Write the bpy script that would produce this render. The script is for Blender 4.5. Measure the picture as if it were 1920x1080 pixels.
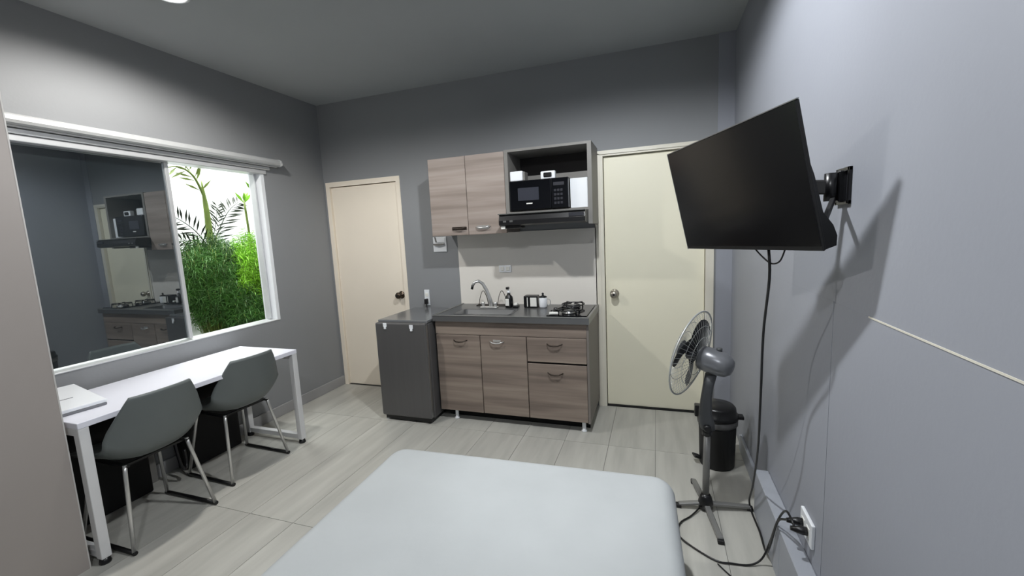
import bpy, bmesh, math, random
from mathutils import Vector, Matrix, Quaternion
random.seed(7)
scene = bpy.context.scene
for o in list(bpy.data.objects): bpy.data.objects.remove(o)

# ------------------------------------------------------------------ camera, world, exposure
H = 1.45
cam_d = bpy.data.cameras.new('camera'); cam = bpy.data.objects.new('camera', cam_d)
scene.collection.objects.link(cam); scene.camera = cam
cam_d.sensor_width = 36.0; cam_d.lens = 793.88/1920*36; cam_d.clip_start = 0.02
def _ray(px, py):
    return Vector((px-960, py-540, 793.88)).normalized()
_Y = _ray(1230, 425); _X = -_ray(-1370, 550); _X = (_X - _Y*_X.dot(_Y)).normalized(); _Z = _X.cross(_Y)
R = Matrix(((_X[0], -_X[1], -_X[2]), (_Y[0], -_Y[1], -_Y[2]), (_Z[0], -_Z[1], -_Z[2])))
cam.matrix_world = Matrix.Translation((0, 0, H)) @ R.to_4x4()
w = bpy.data.worlds.new('world'); scene.world = w; w.use_nodes = True
w.node_tree.nodes['Background'].inputs[0].default_value = (0.55, 0.62, 0.75, 1)
w.node_tree.nodes['Background'].inputs[1].default_value = 0.05
scene.view_settings.view_transform = 'Standard'
scene.view_settings.look = 'None'
scene.view_settings.exposure = 0.34
scene.view_settings.gamma = 1.0
scene.view_settings.use_curve_mapping = False

# room
LW, BW, RW, CZ, FY = -3.05, 3.41, 0.52, 2.74, -1.4
# yard lamp beyond the window (bright patio)
yl = bpy.data.lights.new('patio_light', 'AREA'); yl.shape = 'RECTANGLE'; yl.size = 0.8; yl.size_y = 2.6
yl.energy = 170; yl.color = (0.97, 1.0, 0.97)
ylo = bpy.data.objects.new('patio_light', yl); scene.collection.objects.link(ylo)
ylo.location = (-3.75, 3.2, 3.4); ylo.rotation_euler = (0, 0, 0)
LIGHTS = [((-2.33, 1.66), 88, (1.0, 0.97, 0.93)), ((-0.42, 1.66), 150, (0.95, 0.975, 1.0)), ((-0.35, -0.30), 80, (0.93, 0.96, 1.0))]

# ------------------------------------------------------------------ materials
def s2l(c): return tuple(((x/255)/12.92 if x/255 <= 0.04045 else ((x/255+0.055)/1.055)**2.4) for x in c)
def mat(name, rgb, rough=0.5, metal=0.0, var=0.0, scale=8.0, bump=0.0, spec=0.5, emis=None, stretch=(1,1,1), trans=0.0, alpha=1.0, sss=0.0, bscale=None, rand=0.0):
    m = bpy.data.materials.new(name); m.use_nodes = True
    nt = m.node_tree; b = nt.nodes['Principled BSDF']
    col = s2l(rgb)
    b.inputs['Base Color'].default_value = (*col, 1)
    b.inputs['Roughness'].default_value = rough; b.inputs['Metallic'].default_value = metal
    b.inputs['Specular IOR Level'].default_value = spec
    b.inputs['Transmission Weight'].default_value = trans
    b.inputs['Alpha'].default_value = alpha
    if emis: b.inputs['Emission Color'].default_value = (*emis[0], 1); b.inputs['Emission Strength'].default_value = emis[1]
    if var or bump or rand:
        tc = nt.nodes.new('ShaderNodeTexCoord'); mp = nt.nodes.new('ShaderNodeMapping')
        mp.inputs['Scale'].default_value = stretch
        oi = nt.nodes.new('ShaderNodeObjectInfo'); ad = nt.nodes.new('ShaderNodeVectorMath'); ad.operation = 'MULTIPLY_ADD'
        ad.inputs[1].default_value = (1, 1, 1)
        sc = nt.nodes.new('ShaderNodeMath'); sc.operation = 'MULTIPLY'; sc.inputs[1].default_value = 17.0
        nt.links.new(oi.outputs['Random'], sc.inputs[0])
        nt.links.new(tc.outputs['Object'], ad.inputs[0]); nt.links.new(sc.outputs[0], ad.inputs[2])
        nt.links.new(ad.outputs[0], mp.inputs[0])
        n = nt.nodes.new('ShaderNodeTexNoise'); n.inputs['Scale'].default_value = scale; n.inputs['Detail'].default_value = 5
        nt.links.new(mp.outputs[0], n.inputs['Vector'])
        if var:
            rp = nt.nodes.new('ShaderNodeValToRGB')
            rp.color_ramp.elements[0].position = 0.3; rp.color_ramp.elements[1].position = 0.7
            rp.color_ramp.elements[0].color = (*[c*(1-var) for c in col], 1)
            rp.color_ramp.elements[1].color = (*[min(1, c*(1+var)) for c in col], 1)
            nt.links.new(n.outputs['Fac'], rp.inputs[0])
            nt.links.new(rp.outputs[0], b.inputs['Base Color'])
        if bump:
            n2 = n
            if bscale:
                n2 = nt.nodes.new('ShaderNodeTexNoise'); n2.inputs['Scale'].default_value = bscale; n2.inputs['Detail'].default_value = 3
                nt.links.new(mp.outputs[0], n2.inputs['Vector'])
            bp = nt.nodes.new('ShaderNodeBump'); bp.inputs['Strength'].default_value = bump; bp.inputs['Distance'].default_value = 0.01
            nt.links.new(n2.outputs['Fac'], bp.inputs['Height']); nt.links.new(bp.outputs[0], b.inputs['Normal'])
    return m
def wood(name, a, b_, c_):
    m = bpy.data.materials.new(name); m.use_nodes = True
    nt = m.node_tree; b = nt.nodes['Principled BSDF']
    tc = nt.nodes.new('ShaderNodeTexCoord'); oi = nt.nodes.new('ShaderNodeObjectInfo')
    sc = nt.nodes.new('ShaderNodeMath'); sc.operation = 'MULTIPLY'; sc.inputs[1].default_value = 9.0
    ad = nt.nodes.new('ShaderNodeVectorMath'); ad.operation = 'ADD'
    nt.links.new(oi.outputs['Random'], sc.inputs[0]); nt.links.new(tc.outputs['Object'], ad.inputs[0]); nt.links.new(sc.outputs[0], ad.inputs[1])
    fac = []
    for s, st in ((1.0, (0.7, 0.7, 13)), (1.0, (2.2, 2.2, 60))):
        mp = nt.nodes.new('ShaderNodeMapping'); mp.inputs['Scale'].default_value = st
        n = nt.nodes.new('ShaderNodeTexNoise'); n.inputs['Scale'].default_value = s; n.inputs['Detail'].default_value = 4
        n.inputs['Distortion'].default_value = 0.35
        nt.links.new(ad.outputs[0], mp.inputs[0]); nt.links.new(mp.outputs[0], n.inputs['Vector']); fac.append(n)
    mx = nt.nodes.new('ShaderNodeMath'); mx.operation = 'MULTIPLY_ADD'; mx.inputs[1].default_value = 0.22
    nt.links.new(fac[1].outputs['Fac'], mx.inputs[0]); nt.links.new(fac[0].outputs['Fac'], mx.inputs[2])
    rp = nt.nodes.new('ShaderNodeValToRGB'); e = rp.color_ramp.elements
    e[0].position = 0.44; e[0].color = (*s2l(a), 1); e[1].position = 0.8; e[1].color = (*s2l(c_), 1)
    k = e.new(0.61); k.color = (*s2l(b_), 1)
    nt.links.new(mx.outputs[0], rp.inputs[0]); nt.links.new(rp.outputs[0], b.inputs['Base Color'])
    b.inputs['Roughness'].default_value = 0.5
    return m
M = {}
M['wall'] = mat('grey wall paint', (138, 140, 142), 0.62, var=0.03, scale=1.5, bump=0.04, bscale=60, spec=0.3)
M['wallr'] = mat('cool lit grey wall paint', (150, 153, 161), 0.55, var=0.03, scale=1.5, bump=0.04, bscale=60, spec=0.35)  # grey paint with the cool lamp's blue tint put into its colour
M['ceil'] = mat('grey ceiling paint', (162, 166, 167), 0.75, var=0.04, scale=1.2, spec=0.2)
M['trimw'] = mat('cream door frame paint', (218, 214, 200), 0.4, var=0.02)
M['door1'] = mat('cream door paint', (240, 230, 213), 0.42, var=0.02, scale=2)
M['door2'] = mat('pale green cream door paint', (234, 230, 208), 0.42, var=0.02, scale=2)
M['base'] = mat('grey tile skirting', (150, 150, 150), 0.4, var=0.08, scale=4)
M['ledge'] = mat('blue grey skirting ledge', (158, 162, 170), 0.45, var=0.04, scale=4)
M['tile'] = mat('wood look porcelain tile', (176, 175, 168), 0.36, var=0.13, scale=2.2, stretch=(7, 0.8, 1), spec=0.5)
M['grout'] = mat('grey grout', (105, 104, 100), 0.8, var=0.1)
M['white'] = mat('white lacquer', (226, 227, 236), 0.3, var=0.01)
M['whitem'] = mat('white powder coated steel', (214, 214, 214), 0.35, var=0.02)
M['alu'] = mat('pale aluminium profile', (205, 207, 208), 0.32, metal=0.35, var=0.03)
M['blind'] = mat('light grey blind cassette', (178, 180, 180), 0.38, var=0.03)
M['dark'] = mat('dark gap', (22, 22, 23), 0.8, var=0.1)
M['black'] = mat('black plastic', (16, 16, 18), 0.32, var=0.1)
M['blackm'] = mat('black matt plastic', (20, 20, 21), 0.6, var=0.1)
M['blackgloss'] = mat('black glass', (10, 11, 15), 0.12, var=0.05)
M['screen'] = mat('television screen', (9, 9, 11), 0.16, var=0.05, spec=0.45)
M['mwglass'] = mat('microwave window', (52, 54, 62), 0.25, var=0.05)
M['mwpanel'] = mat('microwave keypad', (34, 35, 42), 0.4, var=0.1, scale=60)
M['chair'] = mat('grey moulded plastic', (98, 104, 103), 0.45, var=0.03)
M['chrome'] = mat('brushed chrome', (212, 212, 210), 0.28, metal=0.75, var=0.05)
M['steel'] = mat('stainless steel', (150, 151, 150), 0.3, metal=0.8, var=0.05, scale=14, stretch=(1, 12, 12))
M['worktop'] = mat('dark grey steel worktop', (104, 105, 106), 0.3, metal=0.45, var=0.06, scale=6)
M['sink'] = mat('brushed steel basin', (122, 123, 124), 0.35, metal=0.7, var=0.06, scale=6)
M['fridge'] = mat('graphite fridge steel', (88, 87, 87), 0.36, metal=0.15, var=0.04, scale=3, stretch=(12, 12, 0.6))
M['fridgetop'] = mat('glossy grey fridge top', (120, 122, 124), 0.2, metal=0.2, var=0.03)
M['wood'] = wood('horizontal grain taupe wood', (112, 100, 92), (133, 120, 110), (152, 139, 127))
M['woodu'] = wood('horizontal grain grey wood', (128, 117, 109), (145, 133, 125), (160, 149, 141))
M['carc'] = mat('taupe cabinet side', (118, 112, 107), 0.5, var=0.04, scale=4)
M['cabin'] = mat('grey melamine', (120, 118, 114), 0.5, var=0.04)
M['cabdark'] = mat('shaded melamine', (40, 36, 35), 0.6, var=0.08)  # dark tone puts the compartment's shade into the back panel
M['splash'] = mat('white tile backsplash', (226, 222, 214), 0.22, var=0.02, scale=3)
M['plasw'] = mat('white plastic', (231, 234, 237), 0.35, var=0.01)
M['bronze'] = mat('bronze knob', (86, 76, 66), 0.28, metal=0.9, var=0.1)
M['nickel'] = mat('nickel knob', (176, 170, 158), 0.28, metal=0.85, var=0.1)
M['ward'] = mat('warm grey wardrobe panel', (158, 151, 146), 0.5, var=0.03, scale=1.5)
M['wardedge'] = mat('pale edge band', (190, 188, 184), 0.45, var=0.02)
M['sheet'] = mat('grey white bed sheet', (176, 180, 181), 0.85, var=0.03, scale=5, bump=0.25, bscale=9)
M['bedbase'] = mat('dark grey bed base fabric', (86, 88, 90), 0.9, var=0.1, scale=60)
M['fangrey'] = mat('silver grey fan plastic', (116, 118, 122), 0.3, metal=0.35, var=0.04)
M['fandark'] = mat('dark grey fan plastic', (70, 72, 74), 0.4, var=0.05)
M['poleg'] = mat('grey painted tube', (128, 128, 126), 0.35, metal=0.3, var=0.04)
M['cagew'] = mat('pale cage wire', (190, 192, 190), 0.3, metal=0.5, var=0.05)
M['blade'] = mat('smoke grey fan blade', (64, 66, 70), 0.25, var=0.05)
M['lidgrey'] = mat('grey bin rim', (92, 92, 92), 0.4, var=0.05)
M['leaf1'] = mat('dark green leaf', (54, 100, 28), 0.6, var=0.45, scale=6)
M['leaf2'] = mat('lime green leaf', (118, 176, 34), 0.5, var=0.35, scale=6)
M['stalk'] = mat('green palm stalk', (104, 122, 52), 0.5, var=0.3, scale=10)
M['leafdry'] = mat('dark palm leaflet', (34, 42, 26), 0.6, var=0.3)
M['patio'] = mat('white patio wall', (240, 242, 242), 0.7, var=0.02)
M['patiof'] = mat('pale patio floor', (190, 190, 185), 0.7, var=0.05)
M['pot'] = mat('grey plant pot', (120, 118, 112), 0.7, var=0.1)
M['lamp'] = mat('lit lamp lens', (255, 250, 240), 0.4, var=0.01, emis=((1.0, 0.96, 0.9), 9.0))
M['label'] = mat('white label', (228, 228, 222), 0.5, var=0.02)
M['clear'] = mat('clear bottle plastic', (200, 206, 202), 0.15, trans=0.6, var=0.03)
M['logo'] = mat('grey print', (120, 122, 126), 0.5, var=0.02)
M['case'] = mat('black storage case fabric', (14, 14, 15), 0.85, var=0.15, scale=80)
# mirror tinted glass
def glass_mat():
    m = bpy.data.materials.new('dark mirror tinted glass'); m.use_nodes = True; nt = m.node_tree
    nt.nodes.clear(); out = nt.nodes.new('ShaderNodeOutputMaterial'); mx = nt.nodes.new('ShaderNodeMixShader')
    g = nt.nodes.new('ShaderNodeBsdfGlossy'); g.inputs['Roughness'].default_value = 0.012; g.inputs['Color'].default_value = (0.78, 0.84, 0.86, 1)
    d = nt.nodes.new('ShaderNodeBsdfPrincipled'); d.inputs['Base Color'].default_value = (*s2l((18, 26, 30)), 1); d.inputs['Roughness'].default_value = 0.3
    n = nt.nodes.new('ShaderNodeTexNoise'); n.inputs['Scale'].default_value = 3
    rp = nt.nodes.new('ShaderNodeMapRange'); rp.inputs['To Min'].default_value = 0.36; rp.inputs['To Max'].default_value = 0.40
    nt.links.new(n.outputs['Fac'], rp.inputs['Value']); nt.links.new(rp.outputs[0], mx.inputs[0])
    nt.links.new(d.outputs[0], mx.inputs[1]); nt.links.new(g.outputs[0], mx.inputs[2]); nt.links.new(mx.outputs[0], out.inputs[0])
    return m
M['mirror'] = glass_mat()

# ------------------------------------------------------------------ mesh helpers
def box(bm, x0, x1, y0, y1, z0, z1, bev=0.0, seg=2, T=None):
    r = bmesh.ops.create_cube(bm, size=1.0)
    vs = r['verts']
    for v in vs:
        v.co = Vector((x0 if v.co.x < 0 else x1, y0 if v.co.y < 0 else y1, z0 if v.co.z < 0 else z1))
    if bev > 0:
        es = list({e for v in vs for e in v.link_edges})
        rb = bmesh.ops.bevel(bm, geom=es, offset=bev, segments=seg, affect='EDGES', profile=0.5)
        vs = list({v for f in rb['faces'] for v in f.verts} | {v for v in vs if v.is_valid})
    if T is not None:
        for v in vs: v.co = T @ v.co
    return bm
def nbox(*a, **k): return box(bmesh.new(), *a, **k)
def frame_of(d):
    d = d.normalized(); up = Vector((0, 0, 1)) if abs(d.z) < 0.95 else Vector((1, 0, 0))
    u = d.cross(up).normalized(); v = u.cross(d).normalized(); return u, v
def tube(bm, pts, r, n=8, closed=False, smooth=0):
    pts = [Vector(p) for p in pts]
    if smooth:
        q = []
        m = len(pts)
        for i in range(m if closed else m-1):
            p0 = pts[(i-1) % m] if (closed or i > 0) else pts[i]; p1 = pts[i]; p2 = pts[(i+1) % m]
            p3 = pts[(i+2) % m] if (closed or i+2 < m) else pts[(i+1) % m]
            for k in range(smooth):
                t = k/smooth
                q.append(0.5*((2*p1)+(p2-p0)*t+(2*p0-5*p1+4*p2-p3)*t*t+(3*p1-p0-3*p2+p3)*t**3))
        if not closed: q.append(pts[-1])
        pts = q
    N = len(pts); rings = []; u = None
    for i, p in enumerate(pts):
        if closed: d = pts[(i+1) % N]-pts[i-1]
        else: d = pts[min(i+1, N-1)]-pts[max(i-1, 0)]
        if d.length < 1e-9: d = Vector((0, 0, 1))
        d.normalize()
        if u is None: u, v = frame_of(d)
        else:
            u = (u - d*u.dot(d)).normalized()
        v = d.cross(u)
        rr = r if not isinstance(r, (list, tuple)) else (r[i] if len(r) == N else r[min(len(r)-1, int(i*len(r)/N))])
        rings.append([bm.verts.new(p+(u*math.cos(2*math.pi*k/n)+v*math.sin(2*math.pi*k/n))*rr) for k in range(n)])
    for i in range(N if closed else N-1):
        a, b = rings[i], rings[(i+1) % N]
        for k in range(n):
            f = bm.faces.new((a[k], a[(k+1) % n], b[(k+1) % n], b[k])); f.smooth = True
    if not closed:
        bm.faces.new(rings[0][::-1]); bm.faces.new(rings[-1])
    return bm
def lathe(bm, prof, center=(0, 0, 0), axis=(0, 0, 1), n=24, sx=1, sy=1):
    # prof: list of (radius, height along axis)
    ax = Vector(axis).normalized(); u, v = frame_of(ax); c = Vector(center); rings = []
    for r, h in prof:
        rings.append([bm.verts.new(c+ax*h+(u*math.cos(2*math.pi*k/n)*sx+v*math.sin(2*math.pi*k/n)*sy)*max(r, 1e-4)) for k in range(n)])
    for i in range(len(rings)-1):
        a, b = rings[i], rings[i+1]
        for k in range(n):
            f = bm.faces.new((a[k], a[(k+1) % n], b[(k+1) % n], b[k])); f.smooth = True
    bm.faces.new(rings[0][::-1]); bm.faces.new(rings[-1]); return bm
def obeam(bm, a, b, w, h, up=(0, 0, 1), bev=0.0):
    a, b = Vector(a), Vector(b); d = b-a; L = d.length; d.normalize()
    u = d.cross(Vector(up)).normalized(); v = u.cross(d)
    T = Matrix.Translation(a) @ Matrix((u, d, v)).transposed().to_4x4()
    return box(bm, -w/2, w/2, 0, L, -h/2, h/2, bev=bev, seg=1, T=T)
def plate(bm, poly, axis, a, b):
    """extrude a polygon of 2D points along an axis from a to b; axis 0: pts are (y,z), 1: (x,z), 2: (x,y)"""
    def P(p, t):
        if axis == 0: return Vector((t, p[0], p[1]))
        if axis == 1: return Vector((p[0], t, p[1]))
        return Vector((p[0], p[1], t))
    A = [bm.verts.new(P(p, a)) for p in poly]; B = [bm.verts.new(P(p, b)) for p in poly]; n = len(poly)
    bm.faces.new(A); bm.faces.new(B[::-1])
    for i in range(n): bm.faces.new((A[i], B[i], B[(i+1) % n], A[(i+1) % n]))
    return bm

def world_loc(o):
    l = Vector((0, 0, 0))
    while o: l = l+o.location; o = o.parent
    return l
def obj(name, bm, m, parent=None, smooth_angle=None):
    bmesh.ops.recalc_face_normals(bm, faces=bm.faces[:])
    xs = [v.co for v in bm.verts]
    lo = Vector((min(v.x for v in xs), min(v.y for v in xs), min(v.z for v in xs)))
    hi = Vector((max(v.x for v in xs), max(v.y for v in xs), max(v.z for v in xs)))
    org = Vector(((lo.x+hi.x)/2, (lo.y+hi.y)/2, lo.z))
    for v in bm.verts: v.co -= org
    me = bpy.data.meshes.new(name); bm.to_mesh(me); bm.free()
    for mm in (m if isinstance(m, (list, tuple)) else [m]): me.materials.append(mm)
    o = bpy.data.objects.new(name, me); scene.collection.objects.link(o)
    if parent is not None:
        o.parent = parent; o.location = org-world_loc(parent)
    else: o.location = org
    return o
def thing(name, label, cat, loc=(0, 0, 0), group=None):
    o = bpy.data.objects.new(name, None); o.empty_display_size = 0.05; scene.collection.objects.link(o); o.location = loc
    o['label'] = label; o['category'] = cat
    if group: o['group'] = group
    return o
def tag(o, label, cat, group=None):
    o['label'] = label; o['category'] = cat
    if group: o['group'] = group
    return o
def struct(name, bm, m, parent=None, label=None):
    o = obj(name, bm, m, parent)
    if parent is None: o['kind'] = 'structure'
    if label: o['label'] = label
    return o
def copy_tree(o, parent=None):
    c = o.copy(); scene.collection.objects.link(c)
    if parent is not None: c.parent = parent
    for ch in [x for x in scene.objects if x.parent == o]: copy_tree(ch, c)
    return c

# ------------------------------------------------------------------ setting
fl = struct('floor', nbox(LW-0.1, RW+0.1, FY-0.1, BW+0.1, -0.12, -0.003), M['grout'])
xs = [LW]+[-2.71+0.3*i for i in range(11)]+[RW]
ys = [FY, -0.85, 0.35, 1.55, 2.75, BW]
shared = {}
for i in range(len(xs)-1):
    for j in range(len(ys)-1):
        x0, x1, y0, y1 = xs[i]+0.0012, xs[i+1]-0.0012, ys[j]+0.0012, ys[j+1]-0.0012
        key = (round(x1-x0, 3), round(y1-y0, 3))
        if key in shared:
            o = bpy.data.objects.new('tile', shared[key]); scene.collection.objects.link(o)
            o.parent = fl; o.location = Vector(((x0+x1)/2, (y0+y1)/2, -0.01))-fl.location
        else:
            o = obj('tile', nbox(x0, x1, y0, y1, -0.01, 0.0), M['tile'], fl); shared[key] = o.data
struct('ceiling', nbox(LW-0.1, RW+0.1, FY-0.1, BW+0.1, CZ, CZ+0.1), M['ceil'])
# left wall with window opening
WY0, WY1, WZ0, WZ1 = 1.235, 2.735, 0.82, 2.09
bm = bmesh.new()
box(bm, LW-0.14, LW, FY-0.1, WY0, 0, CZ); box(bm, LW-0.14, LW, WY1, BW+0.1, 0, CZ)
box(bm, LW-0.14, LW, WY0, WY1, 0, WZ0); box(bm, LW-0.14, LW, WY0, WY1, WZ1, CZ)
struct('wall_left', bm, M['wall'])
# back wall with door openings
D1 = (-3.03, -2.2, 2.02); D2 = (-0.455, 0.40, 2.045)
bm = bmesh.new()
box(bm, LW, D1[0], BW, BW+0.12, 0, CZ); box(bm, D1[0], D1[1], BW, BW+0.12, D1[2], CZ)
box(bm, D1[1], D2[0], BW, BW+0.12, 0, CZ); box(bm, D2[0], D2[1], BW, BW+0.12, D2[2], CZ)
box(bm, D2[1], RW+0.12, BW, BW+0.12, 0, CZ)
struct('wall_back', bm, M['wall'])
struct('trim_1', nbox(0.414, RW, BW-0.006, BW+0.01, 0, CZ), M['wallr'])
bm = bmesh.new()
box(bm, RW+0.006, RW+0.12, FY-0.1, BW+0.1, 0, CZ)
wr = struct('wall_right', bm, M['wallr'])
# wall panels: lower ones split by a vertical joint, upper sheet above a horizontal joint, its lit stretch painted pale
obj('panel', nbox(RW, RW+0.008, FY, 1.5385, 0.0, 1.1905), M['wallr'], wr)
obj('joint_filler', nbox(RW+0.0005, RW+0.008, 1.31, 1.5385, 1.1905, 1.1945), M['wallr'], wr)
obj('panel', nbox(RW, RW+0.008, 1.5415, BW, 0.0, 1.1943), M['wallr'], wr)
obj('panel', nbox(RW, RW+0.008, FY, BW, 1.1945, CZ), M['wallr'], wr)
struct('trim_2', nbox(RW-0.0015, RW+0.006, FY, 1.31, 1.1905, 1.1945), M['trimw'])  # pale strip paints the joint where light catches it, stopping at the shadow
struct('wall_front', nbox(LW-0.1, RW+0.1, FY-0.12, FY, 0, CZ), M['wall'])
# skirting
struct('baseboard_left', nbox(LW, LW+0.016, FY, BW, 0, 0.09, bev=0.003, seg=1), M['base'])
struct('baseboard_back', nbox(-2.17, -0.46, BW-0.016, BW, 0, 0.09, bev=0.003, seg=1), M['base'])
lb = struct('baseboard_right', nbox(RW-0.055, RW, FY, 2.235, 0, 0.228), M['dark'])
yy = 2.235
while yy > FY:
    y2 = max(FY, yy-0.45)
    obj('tile', nbox(RW-0.06, RW-0.0005, y2+0.001, yy-0.001, 0.002, 0.235, bev=0.004, seg=1), M['ledge'], lb); yy = y2
obj('end_block', nbox(RW-0.018, RW-0.0005, 2.236, 2.9, 0.0, 0.1, bev=0.003, seg=1), M['ledge'], lb)

# doors
def knob(parent, x, z, m, y0):
    k = obj('door_knob', lathe(bmesh.new(), [(0.034, 0), (0.036, 0.004), (0.030, 0.010), (0.013, 0.014), (0.012, 0.032), (0.022, 0.038), (0.030, 0.050), (0.031, 0.062), (0.024, 0.074), (0.008, 0.078)], (x, y0, z), (0, -1, 0), 20), m, parent)
    obj('keyhole', lathe(bmesh.new(), [(0.008, 0), (0.008, 0.003)], (x, y0-0.0775, z), (0, -1, 0), 10), M['black'], k)
    return k
d1 = struct('door_1', nbox(D1[0]+0.045, D1[1]-0.045, BW+0.015, BW+0.05, 0.006, D1[2]-0.05, bev=0.003, seg=1), M['door1'])
bm = bmesh.new()
box(bm, D1[0], D1[0]+0.042, BW-0.004, BW+0.1, 0, D1[2]); box(bm, D1[1]-0.042, D1[1], BW-0.004, BW+0.1, 0, D1[2]); box(bm, D1[0]+0.042, D1[1]-0.042, BW-0.004, BW+0.1, D1[2]-0.045, D1[2])
obj('door_frame', bm, M['door1'], d1); knob(d1, -2.285, 0.925, M['bronze'], BW+0.015)
obj('stop', nbox(D1[0]+0.03, D1[1]-0.03, BW+0.05, BW+0.09, 0.0, D1[2]-0.02), M['door1'], d1)
d2 = struct('door_2', nbox(D2[0]+0.072, D2[1]-0.06, BW+0.02, BW+0.055, 0.01, D2[2]-0.045, bev=0.003, seg=1), M['door2'])
bm = bmesh.new()
for a, b in ((D2[0], D2[0]+0.068), (D2[1]-0.056, D2[1])):
    box(bm, a, b, BW-0.01, BW+0.1, 0, D2[2]-0.041)
box(bm, D2[0], D2[1], BW-0.01, BW+0.1, D2[2]-0.041, D2[2])
obj('door_frame', bm, M['trimw'], d2)
bm = bmesh.new()
box(bm, D2[0]+0.03, D2[0]+0.042, BW-0.018, BW-0.008, 0, D2[2]-0.02); box(bm, D2[0]+0.03, D2[1]-0.02, BW-0.018, BW-0.008, D2[2]-0.028, D2[2]-0.016)
obj('moulding', bm, M['trimw'], d2)
obj('door_gap_shade', nbox(D2[0]+0.068, D2[1]-0.056, BW+0.004, BW+0.1, 0.0, 0.009), M['dark'], d2)  # dark strip stands in for the shade in the gap under the door
knob(d2, -0.315, 0.937, M['nickel'], BW+0.02)

# window
win = struct('window_1', nbox(LW-0.075, LW-0.045, WY0+0.04, 2.015, WZ0+0.02, 2.035), M['mirror'], label='dark mirror tinted sliding pane of the window')
obj('window_header', nbox(LW-0.10, LW+0.012, WY0, WY1+0.02, 2.03, 2.062, bev=0.003, seg=1), M['alu'], win)
obj('upper_track', nbox(LW-0.06, LW+0.024, WY0, WY1+0.05, 2.064, 2.092, bev=0.004, seg=1), M['alu'], win)
obj('window_sill', nbox(LW-0.13, LW+0.004, WY0, WY1, WZ0-0.006, WZ0+0.004, bev=0.003, seg=1), M['alu'], win)
def stile(y0, y1, x0, x1, n='stile', m='alu'): return obj(n, nbox(x0, x1, y0, y1, WZ0+0.01, 2.035, bev=0.002, seg=1), M[m], win)
stile(WY0, WY0+0.042, LW-0.09, LW-0.02); stile(2.006, 2.03, LW-0.08, LW-0.03); stile(2.685, 2.70, LW-0.10, LW-0.05)
obj('jamb', nbox(LW-0.135, LW+0.002, 2.705, WY1, WZ0, 2.06), M['plasw'], win)
obj('latch', nbox(LW-0.03, LW-0.006, 2.72, 2.765, 1.16, 1.19, bev=0.004, seg=1), M['alu'], win)
# roller blind cassette above
rb = thing('roller_blind', 'light grey rolled up blind cassette mounted above the window', 'blind', (LW, 2.0, 2.10))
prof = [(LW, 2.105), (LW+0.052, 2.10), (LW+0.068, 2.108), (LW+0.074, 2.122), (LW+0.068, 2.143), (LW+0.05, 2.155), (LW+0.02, 2.158), (LW, 2.158)]
obj('cassette', plate(bmesh.new(), prof, 1, 1.06, 2.855), M['blind'], rb)
pr2 = [((x-LW)*1.08+LW, (z-2.13)*1.1+2.13) for x, z in prof]
obj('end_cap', plate(bmesh.new(), pr2, 1, 2.855, 2.868), M['alu'], rb)
obj('bottom_rail', nbox(LW+0.028, LW+0.05, 1.06, 2.84, 2.092, 2.101, bev=0.003, seg=1), M['blind'], rb)

# patio beyond the window
struct('wall_patio', nbox(-4.45, -4.35, 0.2, 6.2, -0.3, 4.2), M['patio'])
struct('floor_patio', nbox(-4.4, LW-0.145, 0.2, 6.2, -0.34, -0.3), M['patiof'])
struct('wall_patio_end', nbox(-4.4, LW-0.145, 5.4, 5.5, -0.3, 4.2), M['patio'])
bm = bmesh.new()
box(bm, -4.352, -4.325, 2.75, 4.95, 2.42, 2.47); box(bm, -4.352, -4.33, 2.75, 2.80, -0.3, 2.42); box(bm, -4.352, -4.33, 3.9, 3.94, -0.3, 2.42)
struct('trim_3', bm, M['patiof'])
struct('trim_4', nbox(-4.352, -4.30, 0.4, 4.6, 0.78, 0.86), M['patiof'])

# ------------------------------------------------------------------ downlights
for i, ((lx, ly), e, c) in enumerate(LIGHTS):
    lab = ['round ceiling downlight above the desk, at the top edge of the photo',
           'round ceiling downlight over the bed, out of frame near the television',
           'round ceiling downlight behind the camera'][i]
    t = thing('ceiling_downlight', lab, 'light', (lx, ly, CZ), 'ceiling downlights')
    del t['group']
    obj('trim_ring', lathe(bmesh.new(), [(0.085, 0), (0.088, 0.006), (0.078, 0.012), (0.066, 0.010), (0.064, 0.0)], (lx, ly, CZ), (0, 0, -1), 32), M['plasw'], t)
    obj('lens', lathe(bmesh.new(), [(0.063, 0.0), (0.062, 0.010), (0.05, 0.016), (0.02, 0.019)], (lx, ly, CZ), (0, 0, -1), 32), M['lamp'], t)
    L = bpy.data.lights.new('downlight_lamp', 'SPOT'); L.shadow_soft_size = 0.045; L.spot_size = math.radians((166, 168, 172)[i]); L.spot_blend = (0.45, 0.35, 0.3)[i]; L.energy = e; L.color = c
    lo = bpy.data.objects.new('downlight_lamp', L); scene.collection.objects.link(lo); lo.parent = t; lo.location = (0, 0, -0.024)

# ------------------------------------------------------------------ wardrobe (left foreground)
wt = thing('wardrobe', 'tall warm grey wardrobe side panel at the left edge of the photo', 'wardrobe', (-2.75, 0.4, 0))
obj('side_panel', nbox(-2.52, -2.5, -0.4, 1.045, 0.0, 2.45), M['ward'], wt, )
obj('edge_band', nbox(-2.521, -2.4995, 1.045, 1.05, 0.0, 2.45), M['wardedge'], wt)
bm = bmesh.new(); box(bm, LW+0.018, -2.521, -0.4, -0.38, 0, 2.45); box(bm, LW+0.018, -2.521, 0.99, 1.03, 0, 2.45); box(bm, LW+0.018, -2.521, -0.38, 0.99, 2.42, 2.45); box(bm, LW+0.018, -2.521, -0.38, 0.99, 0.0, 0.08)
obj('body', bm, M['ward'], wt)

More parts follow.
